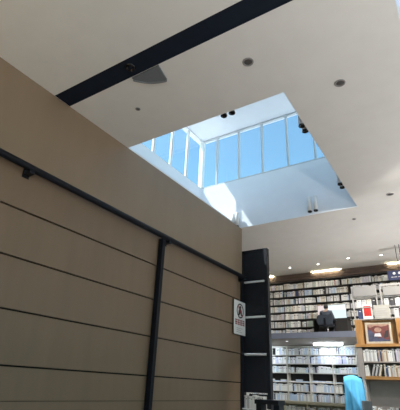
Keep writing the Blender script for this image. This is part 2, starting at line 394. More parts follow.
# ------------------------------------------------------------------ downlights
def downlight(x, y, label, group=None, r=0.085, lit=False):
    o = thing('downlight', label, 'ceiling light', (x, y, CEIL), group)
    MB().lathe([(r * 0.72, 0.0), (r * 0.74, -0.012), (r, -0.010), (r * 1.04, 0.0)], M['white_metal'] if lit else M['ring'], seg=28).build('ring', o)
    MB().lathe([(r * 0.71, -0.002), (r * 0.5, -0.009), (r * 0.1, -0.010)], M['lamp'] if lit else M['recess'], seg=24).build('lamp_face', o)
    if lit:
        l = bpy.data.lights.new('downlight_beam', 'SPOT'); l.energy = 25; l.color = (1, 0.93, 0.82); l.spot_size = 1.9; l.spot_blend = 0.6; l.shadow_soft_size = 0.06
        lo = bpy.data.objects.new('downlight_beam', l); C.objects.link(lo); lo.parent = o; lo.location = (0, 0, -0.03)
downlight(-2.033, 4.19, 'unlit grey downlight in the ceiling between dark slot and skylight')
downlight(-0.948, 5.354, 'unlit grey downlight to the right of the skylight\'s near corner')
downlight(-0.943, 9.96, 'unlit grey downlight to the right of the skylight\'s far corner')
downlight(-4.29, 4.21, 'small round ceiling sensor between the grey quarter-round unit and skylight', r=0.045)
downlight(-2.10, 11.18, 'small grey ceiling fitting just past the skylight\'s far right corner', r=0.055)
for x, y, wh in ((-5.59, 15.2, 'leftmost lit downlight of the row'), (-4.405, 15.14, 'second lit downlight from the left'), (-3.185, 14.85, 'third lit downlight from the left'), (-2.055, 14.95, 'fourth lit downlight from the left')):
    downlight(x, y, wh + ' near the back bookshelves', 'lit downlights in a row before the back shelves', 0.07, True)

# cylinder spotlights in the skylight shaft
def cyl_spot(x, y, label, ax, dz=0.03):
    o = thing('cylinder_spotlight', label, 'spotlight', (x, y, CEIL + dz))
    MB().lathe([(0.052, 0.03), (0.058, 0.028), (0.058, 0.46), (0.05, 0.47)], M['white_metal'], seg=24).build('body', o)
    MB().lathe([(0.05, 0.03), (0.06, 0.03), (0.062, 0.0), (0.05, -0.004), (0.045, 0.02), (0.01, 0.022)], M['dark_lens'], seg=24).build('black_rim', o)['label'] = 'black rim and lens'
    br = MB()
    g = {'f': (0, 0.16), 'n': (0, -0.11), 'r': (0.08, 0)}[ax]
    br.box(min(0, g[0]) - (0.02 if g[0] == 0 else 0), max(0, g[0]) + (0.02 if g[0] == 0 else 0), min(0, g[1]) - (0.02 if g[1] == 0 else 0), max(0, g[1]) + (0.02 if g[1] == 0 else 0), 0.30, 0.34, M['white_metal'])
    br.build('bracket', o)
for x, w in ((-3.04, 'left'), (-2.87, 'right')): cyl_spot(x, SY0 + 0.10, w + ' black-rimmed spotlight of the pair at the skylight\'s near edge', 'n')
for y, w in ((6.22, 'nearer'), (6.42, 'farther')): cyl_spot(-1.895, y, w + ' spotlight of the near pair along the skylight\'s right edge', 'r')
for y, w in ((8.94, 'nearer'), (9.14, 'farther')): cyl_spot(-1.895, y, w + ' spotlight of the far pair along the skylight\'s right edge', 'r')
for x, w in ((-3.07, 'left'), (-2.90, 'right')): cyl_spot(x, SY1 - 0.15, w + ' white cylinder spotlight of the pair below the far skylight wall', 'f')
for x, w in ((-5.53, 'left'), (-5.40, 'right')): cyl_spot(x, SY1 - 0.15, w + ' white cylinder spotlight in the sunlit corner of the skylight', 'f', 0.0)

# ------------------------------------------------------------------ mezzanine
MF, MBT, ME = 3.44, 3.28, 13.90
mz = MB().box(XL, 5.0, ME + 0.02, YF, MBT + 0.01, MF, M['soffit']).box(XL, 5.0, ME, ME + 0.02, MBT, MF + 0.03, M['slab']).box(XL, 5.0, ME + 0.02, ME + 0.10, MF, MF + 0.03, M['slab'])
struct(mz, 'floor_mezzanine', 'mezzanine floor with a blue-grey front edge', 'floor')
struct(MB().box(XL, 5.0, 16.16, 16.185, MF, 3.655, M['shelf_dark']), 'baseboard_back', 'dark plinth under the mezzanine bookshelves', 'plinth')
# wood band above the upper shelves
wb = MB()
for z0, z1 in ((5.91, 6.0), (6.008, 6.10), (6.108, CEIL - 0.002)): wb.box(XL, 5.0, 16.2, 16.24, z0, z1, M['walnut'])
wb.box(XL, 5.0, 16.225, 16.245, 5.91, CEIL - 0.002, M['shelf_dark'])
struct(wb, 'trim_2', 'brown wood band between ceiling and top bookshelf row', 'trim')

def strip_light(x0, x1, y, z, label, m, down=0.06, w=0.07):
    o = thing('ceiling_strip_light', label, 'light', ((x0 + x1) / 2, y, z + 0.002))
    h = (x1 - x0) / 2
    MB().box(-h, h, -w / 2, w / 2, -0.018, 0.0, M['white_metal'], 0.003).build('housing', o)
    MB().box(-h + 0.01, h - 0.01, -w / 2 + 0.008, w / 2 - 0.008, -down, -0.018, m, 0.006).build('tube', o)
for x0, x1, w in ((-8.6, -6.70, 'beside the black screen'), (-5.0, -3.82, 'in the middle of the wood band'), (-2.05, -0.85, 'above the hanging blue sign')):
    strip_light(x0, x1, 16.12, CEIL, 'warm ceiling strip light ' + w + ' over the upper bookshelves', M['strip_up'], 0.042, 0.06)
for x0, x1, w in ((-8.3, -6.72, 'at its left end beside the black screen'), (-4.95, -3.88, 'near its middle, left of the oak cabinet'), (-2.0, -0.95, 'behind the oak display cabinet')):
    strip_light(x0, x1, 15.55, MBT + 0.01, 'bright strip light under the mezzanine ' + w, M['strip_low'], 0.07, 0.10)
o = thing('soffit_downlight', 'small round lamp in the underside of the mezzanine', 'ceiling light', (-5.70, 14.75, MBT + 0.01))
MB().lathe([(0.05, 0.0), (0.052, -0.014), (0.068, -0.012), (0.07, 0.0)], M['white_metal'], seg=24).build('ring', o)
MB().lathe([(0.05, -0.002), (0.03, -0.010), (0.005, -0.011)], M['lamp'], seg=20).build('lamp_face', o)

# ------------------------------------------------------------------ bookshelves on the back wall
BW = 0.90
BAYS = [-8.1 + BW * k for k in range(9)]
UZ = [5.88 - 0.315 * k for k in range(8)]          # shelf board levels, upper
LZ = [0.30, 0.63, 0.955, 1.28, 1.615, 1.945, 2.28, 2.61, 2.935, 3.24]
SF, SB = 16.20, 16.52
pos_words = ['first', 'second', 'third', 'fourth', 'fifth', 'sixth', 'seventh', 'eighth', 'ninth']
def bookcase(zs, th, mboard, mback, label, group, sw=0.022):
    o = thing('bookcase', label, 'bookcase', (0, SF, zs[0] - th), group)
    z0 = zs[0] - th
    for x in (0.0, BW - sw): MB().box(x, x + sw, 0, SB - SF, 0, zs[-1] - z0, mboard, 0.002).build('side_panel', o)
    MB().box(sw, BW - sw, SB - SF - 0.012, SB - SF, 0, zs[-1] - z0, mback).build('back_panel', o)
    for z in zs: MB().box(sw, BW - sw, 0.004, SB - SF - 0.012, z - th - z0, z - z0, mboard, 0.002).build('shelf', o)
    return o
U = list(reversed(UZ))
b0 = bookcase(U, 0.03, M['shelf_dark'], M['shelf_back'], None, 'bookcases on the mezzanine', 0.010)
b1 = bookcase(LZ, 0.028, M['shelf_pale'], M['shelf_back'], None, 'bookcases under the mezzanine')
for k, x in enumerate(BAYS):
    for src, where in ((b0, 'dark full bookcase on the mezzanine, %s bay from the left end'), (b1, 'pale full bookcase under the mezzanine, %s bay from the left end')):
        o = src if k == 0 else copy_tree(src)
        o.location.x = x
        o['label'] = where % pos_words[k]

# ------------------------------------------------------------------ books
def book_mesh(col):
    m = MB(); c = BM[col]
    # unit book: width 1 (x), depth 1 (y, spine at 0), height 1 (z)
    m.box(0.0, 0.09, 0.02, 1, 0, 1, c); m.box(0.91, 1.0, 0.02, 1, 0, 1, c)
    m.prism([(0.0, 0.02), (0.15, 0.004), (0.5, -0.004), (0.85, 0.004), (1.0, 0.02), (1.0, 0.05), (0.0, 0.05)], 0, 1, c)
    m.box(0.09, 0.91, 0.05, 0.97, 0.015, 0.985, M['pages'])
    lab = BM['charcoal'] if col in ('white', 'cream', 'pale grey') else BM['white']
    m.box(0.25, 0.75, -0.008, 0.002, 0.80, 0.86, lab)
    return m.mesh('book_' + col.replace(' ', '_').replace('-', '_'))
BMESH = {k: book_mesh(k) for k in BOOKCOL}
def book(x, y, z, w, d, h, col, where, group, lean=0.0):
    o = bpy.data.objects.new('book', BMESH[col]); C.objects.link(o)
    o.location = (x, y, z); o.scale = (w, d, h); o.rotation_euler = (0, lean, 0)
    tag(o, '%s book %s' % (col, where), 'book', group)
    return o
def weighted(W): return random.choices(list(W.keys()), list(W.values()))[0]
WU = {'white': 8, 'cream': 4, 'pale grey': 6, 'pale blue': 1.2, 'lilac': 1, 'grey-green': 1.6, 'tan': 1.3, 'navy': 0.6, 'charcoal': 0.8, 'dusty red': 0.3}
WL = {'white': 10, 'pale blue': 6, 'pale grey': 2, 'lilac': 2, 'grey-green': 0.5, 'cream': 1.0, 'navy': 0.9, 'charcoal': 0.4}
WS = {'white': 8, 'cream': 2, 'pale grey': 4, 'pale blue': 3, 'lilac': 1, 'charcoal': 2.2, 'tan': 1.4, 'navy': 1, 'dusty red': 0.5}

count = [0]
def fill_row(x0, x1, yfront, z, hmin, hmax, W, where, group, wmin=0.028, wmax=0.055, depth=0.2, gaps=0.015, lean=0.0):
    x = x0
    while True:
        w = random.uniform(wmin, wmax)
        if x + w > x1: break
        if random.random() < gaps: x += random.uniform(0.04, 0.12); continue
        h = random.uniform(hmin, hmax)
        book(x, yfront + random.uniform(0, 0.012), z, w * 0.97, depth * random.uniform(0.85, 1), h, weighted(W), where, group)
        count[0] += 1; x += w

stuffU, stuffL = MB(), MB()
def stuff_row(mb, x0, x1, y, z, hmin, hmax, W, wmin, wmax, gap):
    x = x0
    bh = random.uniform(hmin, hmax); left = 0
    while x < x1 - wmin:
        w = min(random.uniform(wmin, wmax), x1 - x)
        if random.random() < gap: x += random.uniform(0.03, 0.12); continue
        if left <= 0: left = random.randint(1, 9); bh = random.uniform(hmin, hmax); col = weighted(W)
        left -= 1
        c = weighted(W) if random.random() < 0.5 else col
        h = min(hmax, max(hmin, bh + random.uniform(-0.012, 0.012)))
        yy = y + random.uniform(0, 0.012)
        mb.box(x + 0.0005, x + w - 0.0005, yy, yy + 0.19, z + 0.0005, z + h, BM[c])
        if random.random() < 0.5: mb.box(x + w * 0.2, x + w * 0.8, yy - 0.0015, yy, z + h * 0.62, z + h * 0.75, BM['charcoal' if c in ('white', 'cream', 'pale grey') else 'white'])
        x += w
for bi, x in enumerate(BAYS):
    a0, a1 = x + 0.023, x + BW - 0.023
    for k in range(1, 8):
        stuff_row(stuffU, a0 - 0.011, a1 + 0.011, SF + 0.02, UZ[k], 0.20, 0.25, WU, 0.022, 0.055, 0.02)
    for k in range(len(LZ) - 1):
        if k == 5:      # sparsely filled row with flat books
            xx = a0 + 0.03
            while xx < a1 - 0.24:
                n = random.randint(1, 3)
                for j in range(n): stuffL.box(xx, xx + 0.21, SF + 0.03, SF + 0.25, LZ[k] + 0.001 + j * 0.028, LZ[k] + 0.028 + j * 0.028, BM[weighted(WL)])
                xx += 0.27
            continue
        if k in (3, 4) and 1 <= bi <= 4: continue   # these hold the individually built books
        hm = (0.22, 0.27) if k != 6 else (0.16, 0.24)
        stuff_row(stuffL, a0, a1, SF + 0.02, LZ[k], hm[0], hm[1], WL, 0.022, 0.05, 0.015)
tag(stuffU.build('mezzanine_books'), 'long rows of pale and dark books filling the mezzanine bookshelves', 'books', kind='stuff')
tag(stuffL.build('lower_books'), 'rows of pale blue and white books in the shelves under the mezzanine', 'books', kind='stuff')

# ------------------------------------------------------------------ tall black screen unit at the end of the brown wall
BX0, BX1, BY = -5.43, -4.58, 10.56
bs = thing('black_screen', 'tall black panel screen with white crossbars beside the brown wall', 'screen', (BX0, BY, 0))
Wd = BX1 - BX0
for x in (0.0, Wd - 0.10): MB().box(x, x + (0.06 if x == 0 else 0.10), 0, 0.16, 0, 5.50, M['black'], 0.005).build('post', bs)
MB().box(0.06, Wd - 0.10, 0, 0.16, 5.44, 5.50, M['black'], 0.004).build('top_rail', bs)
zz = [1.49, 2.48, 3.49, 4.51, 5.44]
for z0, z1 in zip(zz[:-1], zz[1:]):
    p = MB().box(0.06, Wd - 0.10, 0.02, 0.05, z0 + 0.035, z1 - 0.035 if z1 < 5.4 else z1, M['black'], 0.004)
    p.box(0.10, Wd - 0.14, 0.012, 0.02, z0 + 0.09, z1 - 0.09, M['black'], 0.003)
    p.build('panel', bs)
for z in zz[1:-1]: MB().box(0.085, Wd - 0.115, 0.0, 0.14, z - 0.025, z + 0.025, M['white_metal'], 0.006).build('crossbar', bs)['label'] = 'white crossbar'
MB().box(0.02, Wd - 0.02, -0.18, 0.34, 1.12, 1.15, M['white_metal'], 0.004).build('shelf', bs)
MB().box(0.06, Wd - 0.10, 0.33, 0.35, 0.0, 1.49, M['black']).build('back_panel', bs)
MB().box(0.06, Wd - 0.10, 0.0, 0.34, 0.05, 0.08, M['black'], 0.004).build('shelf', bs)
fill_row(BX0 + 0.066, BX1 - 0.106, BY - 0.17, 1.151, 0.26, 0.33, {'white': 8, 'cream': 1, 'pale grey': 1}, 'on the white shelf at the foot of the black screen', 'books at the foot of the black screen', 0.035, 0.06, 0.24)

# ------------------------------------------------------------------ low beige bookcase in front of the lower shelves
LX0, LX1, LY = -6.9, -3.5, 15.10
for k in range(2):
    x0 = LX0 + 1.7 * k
    lb = thing('low_bookcase', ('left' if k == 0 else 'right') + ' low bookcase with beige top in front of the lower bookshelves', 'bookcase', (x0, LY, 0))
    MB().box(0, 1.7, -0.02, 0.36, 1.20, 1.29, M['beige'], 0.006).build('top', lb)
    for x in (0.0, 0.84, 1.675): MB().box(x, x + 0.025, 0.0, 0.34, 0, 1.20, M['beige'], 0.002).build('side_panel', lb)
    MB().box(0.02, 1.68, 0.325, 0.34, 0, 1.20, M['beige']).build('back_panel', lb)
    for z in (0.08, 0.45, 0.84):
        for x in (0.025, 0.865): MB().box(x, x + 0.81, 0.0, 0.325, z - 0.025, z, M['beige'], 0.002).build('shelf', lb)
    for x in (0.03, 0.87):
        fill_row(x0 + x, x0 + x + 0.80, LY + 0.02, 0.841, 0.25, 0.31, {'white': 6, 'cream': 3, 'pale grey': 2, 'charcoal': 1, 'dusty red': 0.4}, 'on the top shelf of the %s low beige bookcase' % ('left' if k == 0 else 'right'), 'books on the %s low bookcase' % ('left' if k == 0 else 'right'), 0.045, 0.085, 0.22)

# black high table with two dark boxes under its top
tb = thing('black_table', 'tall narrow black table standing in front of the black screen\'s foot', 'table', (-4.36, 9.1, 0))
MB().box(0, 0.58, 0, 0.40, 1.31, 1.40, M['black'], 0.008).build('table_top', tb)
for x in (0.01, 0.44):
    MB().box(x, x + 0.13, 0.06, 0.34, 0.0, 1.31, M['black'], 0.008).build('leg', tb)
MB().box(0.14, 0.44, 0.18, 0.22, 0.25, 0.31, M['black'], 0.004).build('stretcher', tb)

# ------------------------------------------------------------------ oak display cabinet on the right
KX0, KX1, KY, KD = -2.46, -0.40, 11.2, 0.42
kc = thing('oak_bookcase', 'tall oak and grey bookcase with display top on the right', 'bookcase', (KX0, KY, 0))
KW = KX1 - KX0
MB().box(0.0, 0.13, 0, KD, 0, 2.70, M['stone'], 0.004).build('side_panel', kc)
MB().box(KW - 0.13, KW, 0, KD, 0, 2.70, M['stone'], 0.004).build('side_panel', kc)
MB().box(0.13, KW - 0.13, KD - 0.02, KD, 0, 2.70, M['stone']).build('back_panel', kc)
MB().box(-0.02, KW + 0.02, -0.03, KD, 2.70, 2.775, M['oak_h'], 0.005).build('top_board', kc)
for z, mm, th in ((2.36, 'stone', 0.03), (2.02, 'oak_h', 0.075), (1.06, 'oak_h', 0.05), (0.55, 'oak_h', 0.04), (0.10, 'oak_h', 0.04)):
    MB().box(0.13, KW - 0.13, 0.0 if mm == 'stone' else -0.02, KD - 0.02, z - th, z, M[mm], 0.004).build('shelf', kc)
fx0, fx1 = KX0 + 0.14, KX1 - 0.14
fill_row(fx0, fx1, KY + 0.02, 2.361, 0.25, 0.31, WS, 'on the oak bookcase\'s upper row, under its top board', 'books on the upper row of the oak bookcase', 0.03, 0.055, 0.24, 0.0)
# lower row: a few leaning books between upright ones
fill_row(fx0, fx0 + 0.12, KY + 0.02, 2.021, 0.24, 0.29, {'white': 3, 'pale blue': 2}, 'on the oak bookcase\'s second row, above the thick shelf', 'books on the second row of the oak bookcase', 0.03, 0.045, 0.24, 0.0)
xx = fx0 + 0.14
for k, (c, w, h) in enumerate((('pale grey', 0.035, 0.28), ('charcoal', 0.03, 0.27), ('pale grey', 0.04, 0.28), ('charcoal', 0.03, 0.27), ('cream', 0.04, 0.27))):
    book(xx, KY + 0.025, 2.024 + w * 0.29, w, 0.22, h, c, 'leaning to the right on the oak bookcase\'s second row', 'leaning books on the oak bookcase', lean=0.30); xx += w * 1.06 + 0.004; count[0] += 1
fill_row(xx + 0.10, fx1, KY + 0.02, 2.021, 0.24, 0.29, {'pale grey': 5, 'cream': 4, 'tan': 3, 'white': 2, 'navy': 1.5, 'charcoal': 1}, 'on the oak bookcase\'s second row, above the thick shelf', 'books on the second row of the oak bookcase', 0.03, 0.06, 0.24, 0.0)
fill_row(fx0, fx1, KY + 0.02, 1.061, 0.22, 0.31, {'white': 5, 'charcoal': 4, 'tan': 3, 'cream': 2, 'navy': 1}, 'on the oak bookcase\'s third row, below the empty grey bay', 'books on the third row of the oak bookcase', 0.05, 0.09, 0.24, 0.0)

# oak display box on top with framed picture
TZ = 2.775
ob = thing('display_box', 'orange oak display box standing on the tall bookcase', 'display box', (KX0 + 0.03, KY, TZ))
MB().box(0, 2.0, 0.16, 0.19, 0, 0.60, M['oak'], 0.003).build('back_panel', ob)
MB().box(0, 0.17, 0.0, 0.16, 0, 0.60, M['oak'], 0.004).build('side_block', ob)
MB().box(0.98, 2.0, 0.0, 0.16, 0, 0.60, M['oak'], 0.004).build('cupboard_front', ob)
MB().tube((1.07, -0.025, 0.21), (1.07, 0.0, 0.21), 0.05, M['red'], 20).build('round_knob', ob)['label'] = 'red round knob'
pc = thing('framed_picture', 'framed dark red and blue picture leaning in the oak display box', 'picture', (KX0 + 0.26, KY + 0.02, TZ + 0.006))
tilt = Matrix.Rotation(math.radians(-8), 4, 'X')
p = MB()
for (x0, x1, z0, z1) in ((0, 0.62, 0, 0.05), (0, 0.62, 0.48, 0.53), (0, 0.05, 0.05, 0.48), (0.57, 0.62, 0.05, 0.48)): p.box(x0, x1, 0, 0.03, z0, z1, M['pic_frame'], 0.004)
p = p.build('frame', pc); p.rotation_euler = (math.radians(-8), 0, 0)
p = MB().box(0.05, 0.57, 0.012, 0.022, 0.05, 0.48, M['pic_red'])
p.prism([(0.05, 0.05), (0.57, 0.05), (0.57, 0.09), (0.46, 0.10), (0.40, 0.15), (0.30, 0.14), (0.20, 0.26), (0.13, 0.33), (0.05, 0.36)], 0.008, 0.012, M['pic_blue'], 'y')
p.prism([(0.05, 0.44), (0.12, 0.40), (0.24, 0.45), (0.40, 0.42), (0.57, 0.46), (0.57, 0.48), (0.05, 0.48)], 0.008, 0.012, M['pic_tan'], 'y')
p.prism([(0.30 + 0.085 * math.cos(k * PI / 8), 0.345 + 0.06 * math.sin(k * PI / 8)) for k in range(16)], 0.007, 0.012, M['pic_tan'], 'y')
p.prism([(0.42, 0.14), (0.53, 0.16), (0.55, 0.34), (0.47, 0.30)], 0.008, 0.012, M['ink_dark'], 'y')
p.prism([(0.20, 0.18), (0.37, 0.17), (0.35, 0.26), (0.22, 0.25)], 0.004, 0.008, M['pic_white'], 'y')
p = p.build('canvas', pc); p.rotation_euler = (math.radians(-8), 0, 0)

# white metal rack above with header boards
RZ0 = TZ + 0.60
rk = thing('display_rack', 'pale grey metal rack with two header boards above the oak display box', 'rack', (KX0 + 0.03, KY, RZ0))
for x in (0.0, 0.60, 0.72, 1.30, 1.95): MB().box(x, x + 0.035, 0.02, 0.055, 0, 0.88, M['rack'], 0.003).build('upright', rk)
for z in (0.0, 0.30, 0.575): MB().box(0.035, 1.95, 0.02, 0.14, z, z + 0.022, M['rack'], 0.003).build('shelf', rk)
w = MB()
for x in [0.10 + 0.1 * k for k in range(18)]: w.tube((x, 0.14, 0), (x, 0.14, 0.88), 0.006, M['rack'], 8)
w.build('wire_back', rk)
for x0, x1, z0, z1 in ((0.05, 0.63, 0.60, 0.87), (0.80, 1.40, 0.58, 0.80), (1.44, 1.95, 0.58, 0.80)):
    MB().box(x0, x1, -0.01, 0.018, z0, z1, M['header'], 0.006).build('header_board', rk)
MB().box(0.72, 1.95, 0.0, 0.02, 0.835, 0.88, M['rack'], 0.003).build('top_rail', rk)
rb = thing('display_book', 'red book with a white border displayed face-out on the rack', 'book', (KX0 + 0.26, KY + 0.04, RZ0 + 0.022))
MB().box(0, 0.24, 0.0, 0.03, 0, 0.36, M['paper'], 0.003).build('cover', rb)
MB().box(0.03, 0.21, -0.004, 0.0, 0.07, 0.33, M['red'], 0.001).build('front_panel', rb)['label'] = 'red front panel'
po = thing('display_poster', 'pale poster board displayed beside the red book on the rack', 'poster', (KX0 + 0.54, KY - 0.01, RZ0 + 0.001))
MB().box(0, 0.38, 0, 0.02, 0, 0.35, M['poster'], 0.003).build('board', po)
s = MB()
for k in range(5): s.box(0.04, 0.34 - 0.05 * (k % 2), -0.003, 0.0, 0.05 + 0.055 * k, 0.062 + 0.055 * k, M['ink_grey'])
s.build('print', po)
def magazine(x, z, col, w=0.11, h=0.16):
    o = bpy.data.objects.new('magazine', BMESH[col]); C.objects.link(o)
    o.location = (x, KY + 0.065, z); o.scale = (w, 0.05, h)
    return o
mags = [(0.10, 0.322, 'white'), (0.23, 0.322, 'pale grey'), (0.36, 0.322, 'cream'), (0.48, 0.322, 'charcoal'), (0.78, 0.322, 'pale grey'), (0.92, 0.322, 'charcoal'), (1.05, 0.322, 'white'), (1.18, 0.322, 'charcoal'),
        (0.10, 0.022, 'navy'), (0.98, 0.022, 'pale grey'), (1.10, 0.022, 'charcoal'), (1.24, 0.022, 'white')]
for x, z, c in mags:
    tag(magazine(KX0 + 0.03 + x, RZ0 + z, c, h=0.2 if z > 0.3 else 0.24), '%s magazine standing on the %s shelf of the pale rack' % (c, 'upper' if z > 0.3 else 'lower'), 'magazine', 'magazines on the pale display rack')

# blue cloth over a stand
st = thing('cloth_stand', 'bright blue cloth draped over a tall stand left of the oak bookcase', 'cloth', (-2.56, 10.92, 0))
f = MB().tube((-0.20, 0, 0.02), (-0.20, 0, 1.985), 0.015, M['steel'], 10).tube((0.20, 0, 0.02), (0.20, 0, 1.985), 0.015, M['steel'], 10).tube((-0.2, 0, 1.975), (0.2, 0, 1.975), 0.015, M['steel'], 10)
for x in (-0.2, 0.2): f.box(x - 0.02, x + 0.02, -0.2, 0.2, 0.0, 0.03, M['steel'], 0.003)
f.build('stand', st)
bm = bmesh.new(); nu, nv = 36, 40; G = []
for j in range(nv + 1):
    v = j / nv; row = []
    for i in range(nu + 1):
        u = i / nu; x = (u - 0.5) * 0.45
        s_ = v * 3.3
        if s_ < 1.55: y, z = -0.045 - 0.05 * v, 2.02 - (1.55 - s_) if False else 0
        # front fall then over the top then back fall
        a_ = (v - 0.5) * 2
        fall = abs(a_) * 1.70
        side = -1 if a_ < 0 else 1
        z = 2.02 - max(0, fall - 0.05) - 0.03 * (2 * u - 1) ** 2 * 2 + (0.04 * (0.5 - u) if True else 0)
        y = side * min(fall, 0.05) + side * (0.009 * math.sin(u * 17 + 1.3) + 0.004 * math.sin(u * 37)) * min(1, fall * 2.2) + side * 0.03 * min(1, fall)
        row.append(bm.verts.new((x + 0.012 * math.sin(7 * fall + u * 5), y, z)))
    G.append(row)
for j in range(nv):
    for i in range(nu):
        q = bm.faces.new((G[j][i], G[j][i + 1], G[j + 1][i + 1], G[j + 1][i])); q.smooth = True
me = bpy.data.meshes.new('cloth'); bm.to_mesh(me); bm.free(); me.materials.append(M['blue_cloth'])
co = bpy.data.objects.new('cloth', me); C.objects.link(co); co.parent = st
so = co.modifiers.new('thick', 'SOLIDIFY'); so.thickness = 0.006
# small grey box beside it
gb = thing('grey_box', 'small grey box on a thin stand between blue cloth and oak bookcase', 'box', (-2.24, 10.60, 0))
MB().box(-0.10, 0.10, -0.08, 0.08, 1.24, 1.47, M['grey_plastic'], 0.012).build('box', gb)
MB().tube((0, 0, 0.02), (0, 0, 1.24), 0.02, M['steel'], 12).build('pole', gb)
MB().lathe([(0.14, 0.0), (0.14, 0.015), (0.03, 0.025)], M['steel'], seg=24).build('base', gb)

# hanging navy sign
hs = thing('hanging_sign', 'dark blue sign hung from the ceiling on thin rods', 'sign', (-1.82, 14.0, 5.02))
MB().box(0, 0.80, 0, 0.03, 0, 0.31, M['navy_sign'], 0.005).build('board', hs)
for x in (0.36, 0.48): MB().tube((x, 0.015, 0.305), (x, 0.015, CEIL - 5.02), 0.009, M['steel'], 8).build('rod', hs)
s = MB()
for x in (0.20, 0.36, 0.60): s.lathe([(0.042, 0.0), (0.042, 0.004), (0.03, 0.005)], M['paper'], seg=18, mx=Matrix.Translation((x, 0.0, 0.22)) @ Matrix.Rotation(PI / 2, 4, 'X'))
s.build('white_dots', hs)['label'] = 'white round symbols'
s = MB()
for x0, x1 in ((0.10, 0.17), (0.19, 0.27), (0.30, 0.37), (0.40, 0.46), (0.52, 0.6), (0.62, 0.7)): s.box(x0, x1, -0.003, 0, 0.085, 0.11, M['ink_grey'])
s.build('small_print', hs)

# ------------------------------------------------------------------ mezzanine desk, screen, person on chair
dk = thing('desk', 'dark desk in front of the mezzanine bookshelves', 'desk', (-4.78, 15.05, MF))
MB().box(0, 1.30, 0, 0.62, 0.61, 0.64, M['shelf_dark'], 0.005).build('desk_top', dk)
MB().box(0.82, 1.27, 0.02, 0.58, 0.02, 0.61, M['shelf_dark'], 0.005).build('drawer_unit', dk)
MB().box(0.02, 0.06, 0.02, 0.6, 0.0, 0.61, M['shelf_dark'], 0.004).build('leg', dk)
MB().box(0.06, 0.82, 0.52, 0.54, 0.1, 0.61, M['shelf_dark'], 0.003).build('modesty_panel', dk)
sc = thing('desk_screen', 'wide bright white screen standing on the mezzanine desk', 'screen', (-4.66, 15.40, MF + 0.64))
MB().box(0, 1.08, 0.0, 0.04, 0.03, 0.56, M['shelf_dark'], 0.006).build('casing', sc)
MB().box(0.40, 0.68, -0.06, 0.14, 0.0, 0.012, M['shelf_dark'], 0.003).box(0.5, 0.58, 0.04, 0.07, 0.0, 0.3, M['shelf_dark'], 0.003).build('stand', sc)
d = MB().box(0.015, 0.24, -0.003, 0.0, 0.045, 0.545, M['screen_pink']).box(0.24, 1.065, -0.003, 0.0, 0.34, 0.545, M['screen']).box(0.24, 1.065, -0.003, 0.0, 0.045, 0.34, M['screen_teal'])
d.box(0.5, 1.0, -0.0045, -0.003, 0.345, 0.36, M['ink_grey'])
d.build('display', sc)

def skin(name, parent, pts, edges, m, lvl=2, root=0):
    me = bpy.data.meshes.new(name); me.from_pydata([p[:3] for p in pts], edges, [])
    o = bpy.data.objects.new(name, me); C.objects.link(o)
    if parent: o.parent = parent
    md = o.modifiers.new('skin', 'SKIN'); md.use_smooth_shade = True
    lay = me.skin_vertices[0] if me.skin_vertices else None
    if lay is None:
        bm = bmesh.new(); bm.from_mesh(me); bm.verts.layers.skin.verify(); bm.to_mesh(me); bm.free(); lay = me.skin_vertices[0]
    for i, p in enumerate(pts):
        lay.data[i].radius = (p[3], p[4] if len(p) > 4 else p[3]); lay.data[i].use_root = (i == root)
    o.modifiers.new('sub', 'SUBSURF').levels = lvl; o.modifiers['sub'].render_levels = lvl
    me.materials.append(m)
    return o
PX, PY = -4.10, 14.60
ch = thing('office_chair', 'dark wide-backed office chair carrying the seated person', 'chair', (PX, PY, MF))
MB().box(-0.27, 0.27, -0.22, 0.26, 0.32, 0.39, M['chair'], 0.025).build('seat', ch)
bk = MB().prism([(-0.28, 0.38), (0.28, 0.38), (0.32, 0.54), (0.30, 0.70), (0.23, 0.75), (-0.23, 0.75), (-0.30, 0.70), (-0.32, 0.54)], -0.31, -0.265, M['chair'], 'y')
bk.build('backrest', ch)
MB().box(-0.04, 0.04, -0.34, -0.31, 0.30, 0.62, M['steel'], 0.006).box(-0.04, 0.04, -0.33, -0.1, 0.28, 0.32, M['steel'], 0.006).build('back_support', ch)
for sx in (-1, 1): MB().box(sx * 0.31 - 0.03, sx * 0.31 + 0.03, -0.12, 0.16, 0.56, 0.59, M['chair'], 0.01).box(sx * 0.31 - 0.015, sx * 0.31 + 0.015, 0.0, 0.05, 0.34, 0.56, M['steel'], 0.004).box(min(0.25 * sx, 0.325 * sx), max(0.25 * sx, 0.325 * sx), 0.0, 0.05, 0.33, 0.36, M['steel'], 0.004).build('armrest', ch)
MB().tube((0, 0.02, 0.08), (0, 0.02, 0.32), 0.03, M['chrome'], 16).build('column', ch)
for k in range(5):
    q = 2 * PI * k / 5 + 0.3
    e = (0.29 * math.cos(q), 0.02 + 0.29 * math.sin(q), 0.065)
    lg = MB().tube((0, 0.02, 0.09), e, 0.024, M['steel'], 10, 0.016).build('leg', ch)
    MB().tube((e[0] - 0.022 * math.sin(q), e[1] + 0.022 * math.cos(q), 0.028), (e[0] + 0.022 * math.sin(q), e[1] - 0.022 * math.cos(q), 0.028), 0.028, M['black'], 14).build('castor', lg)

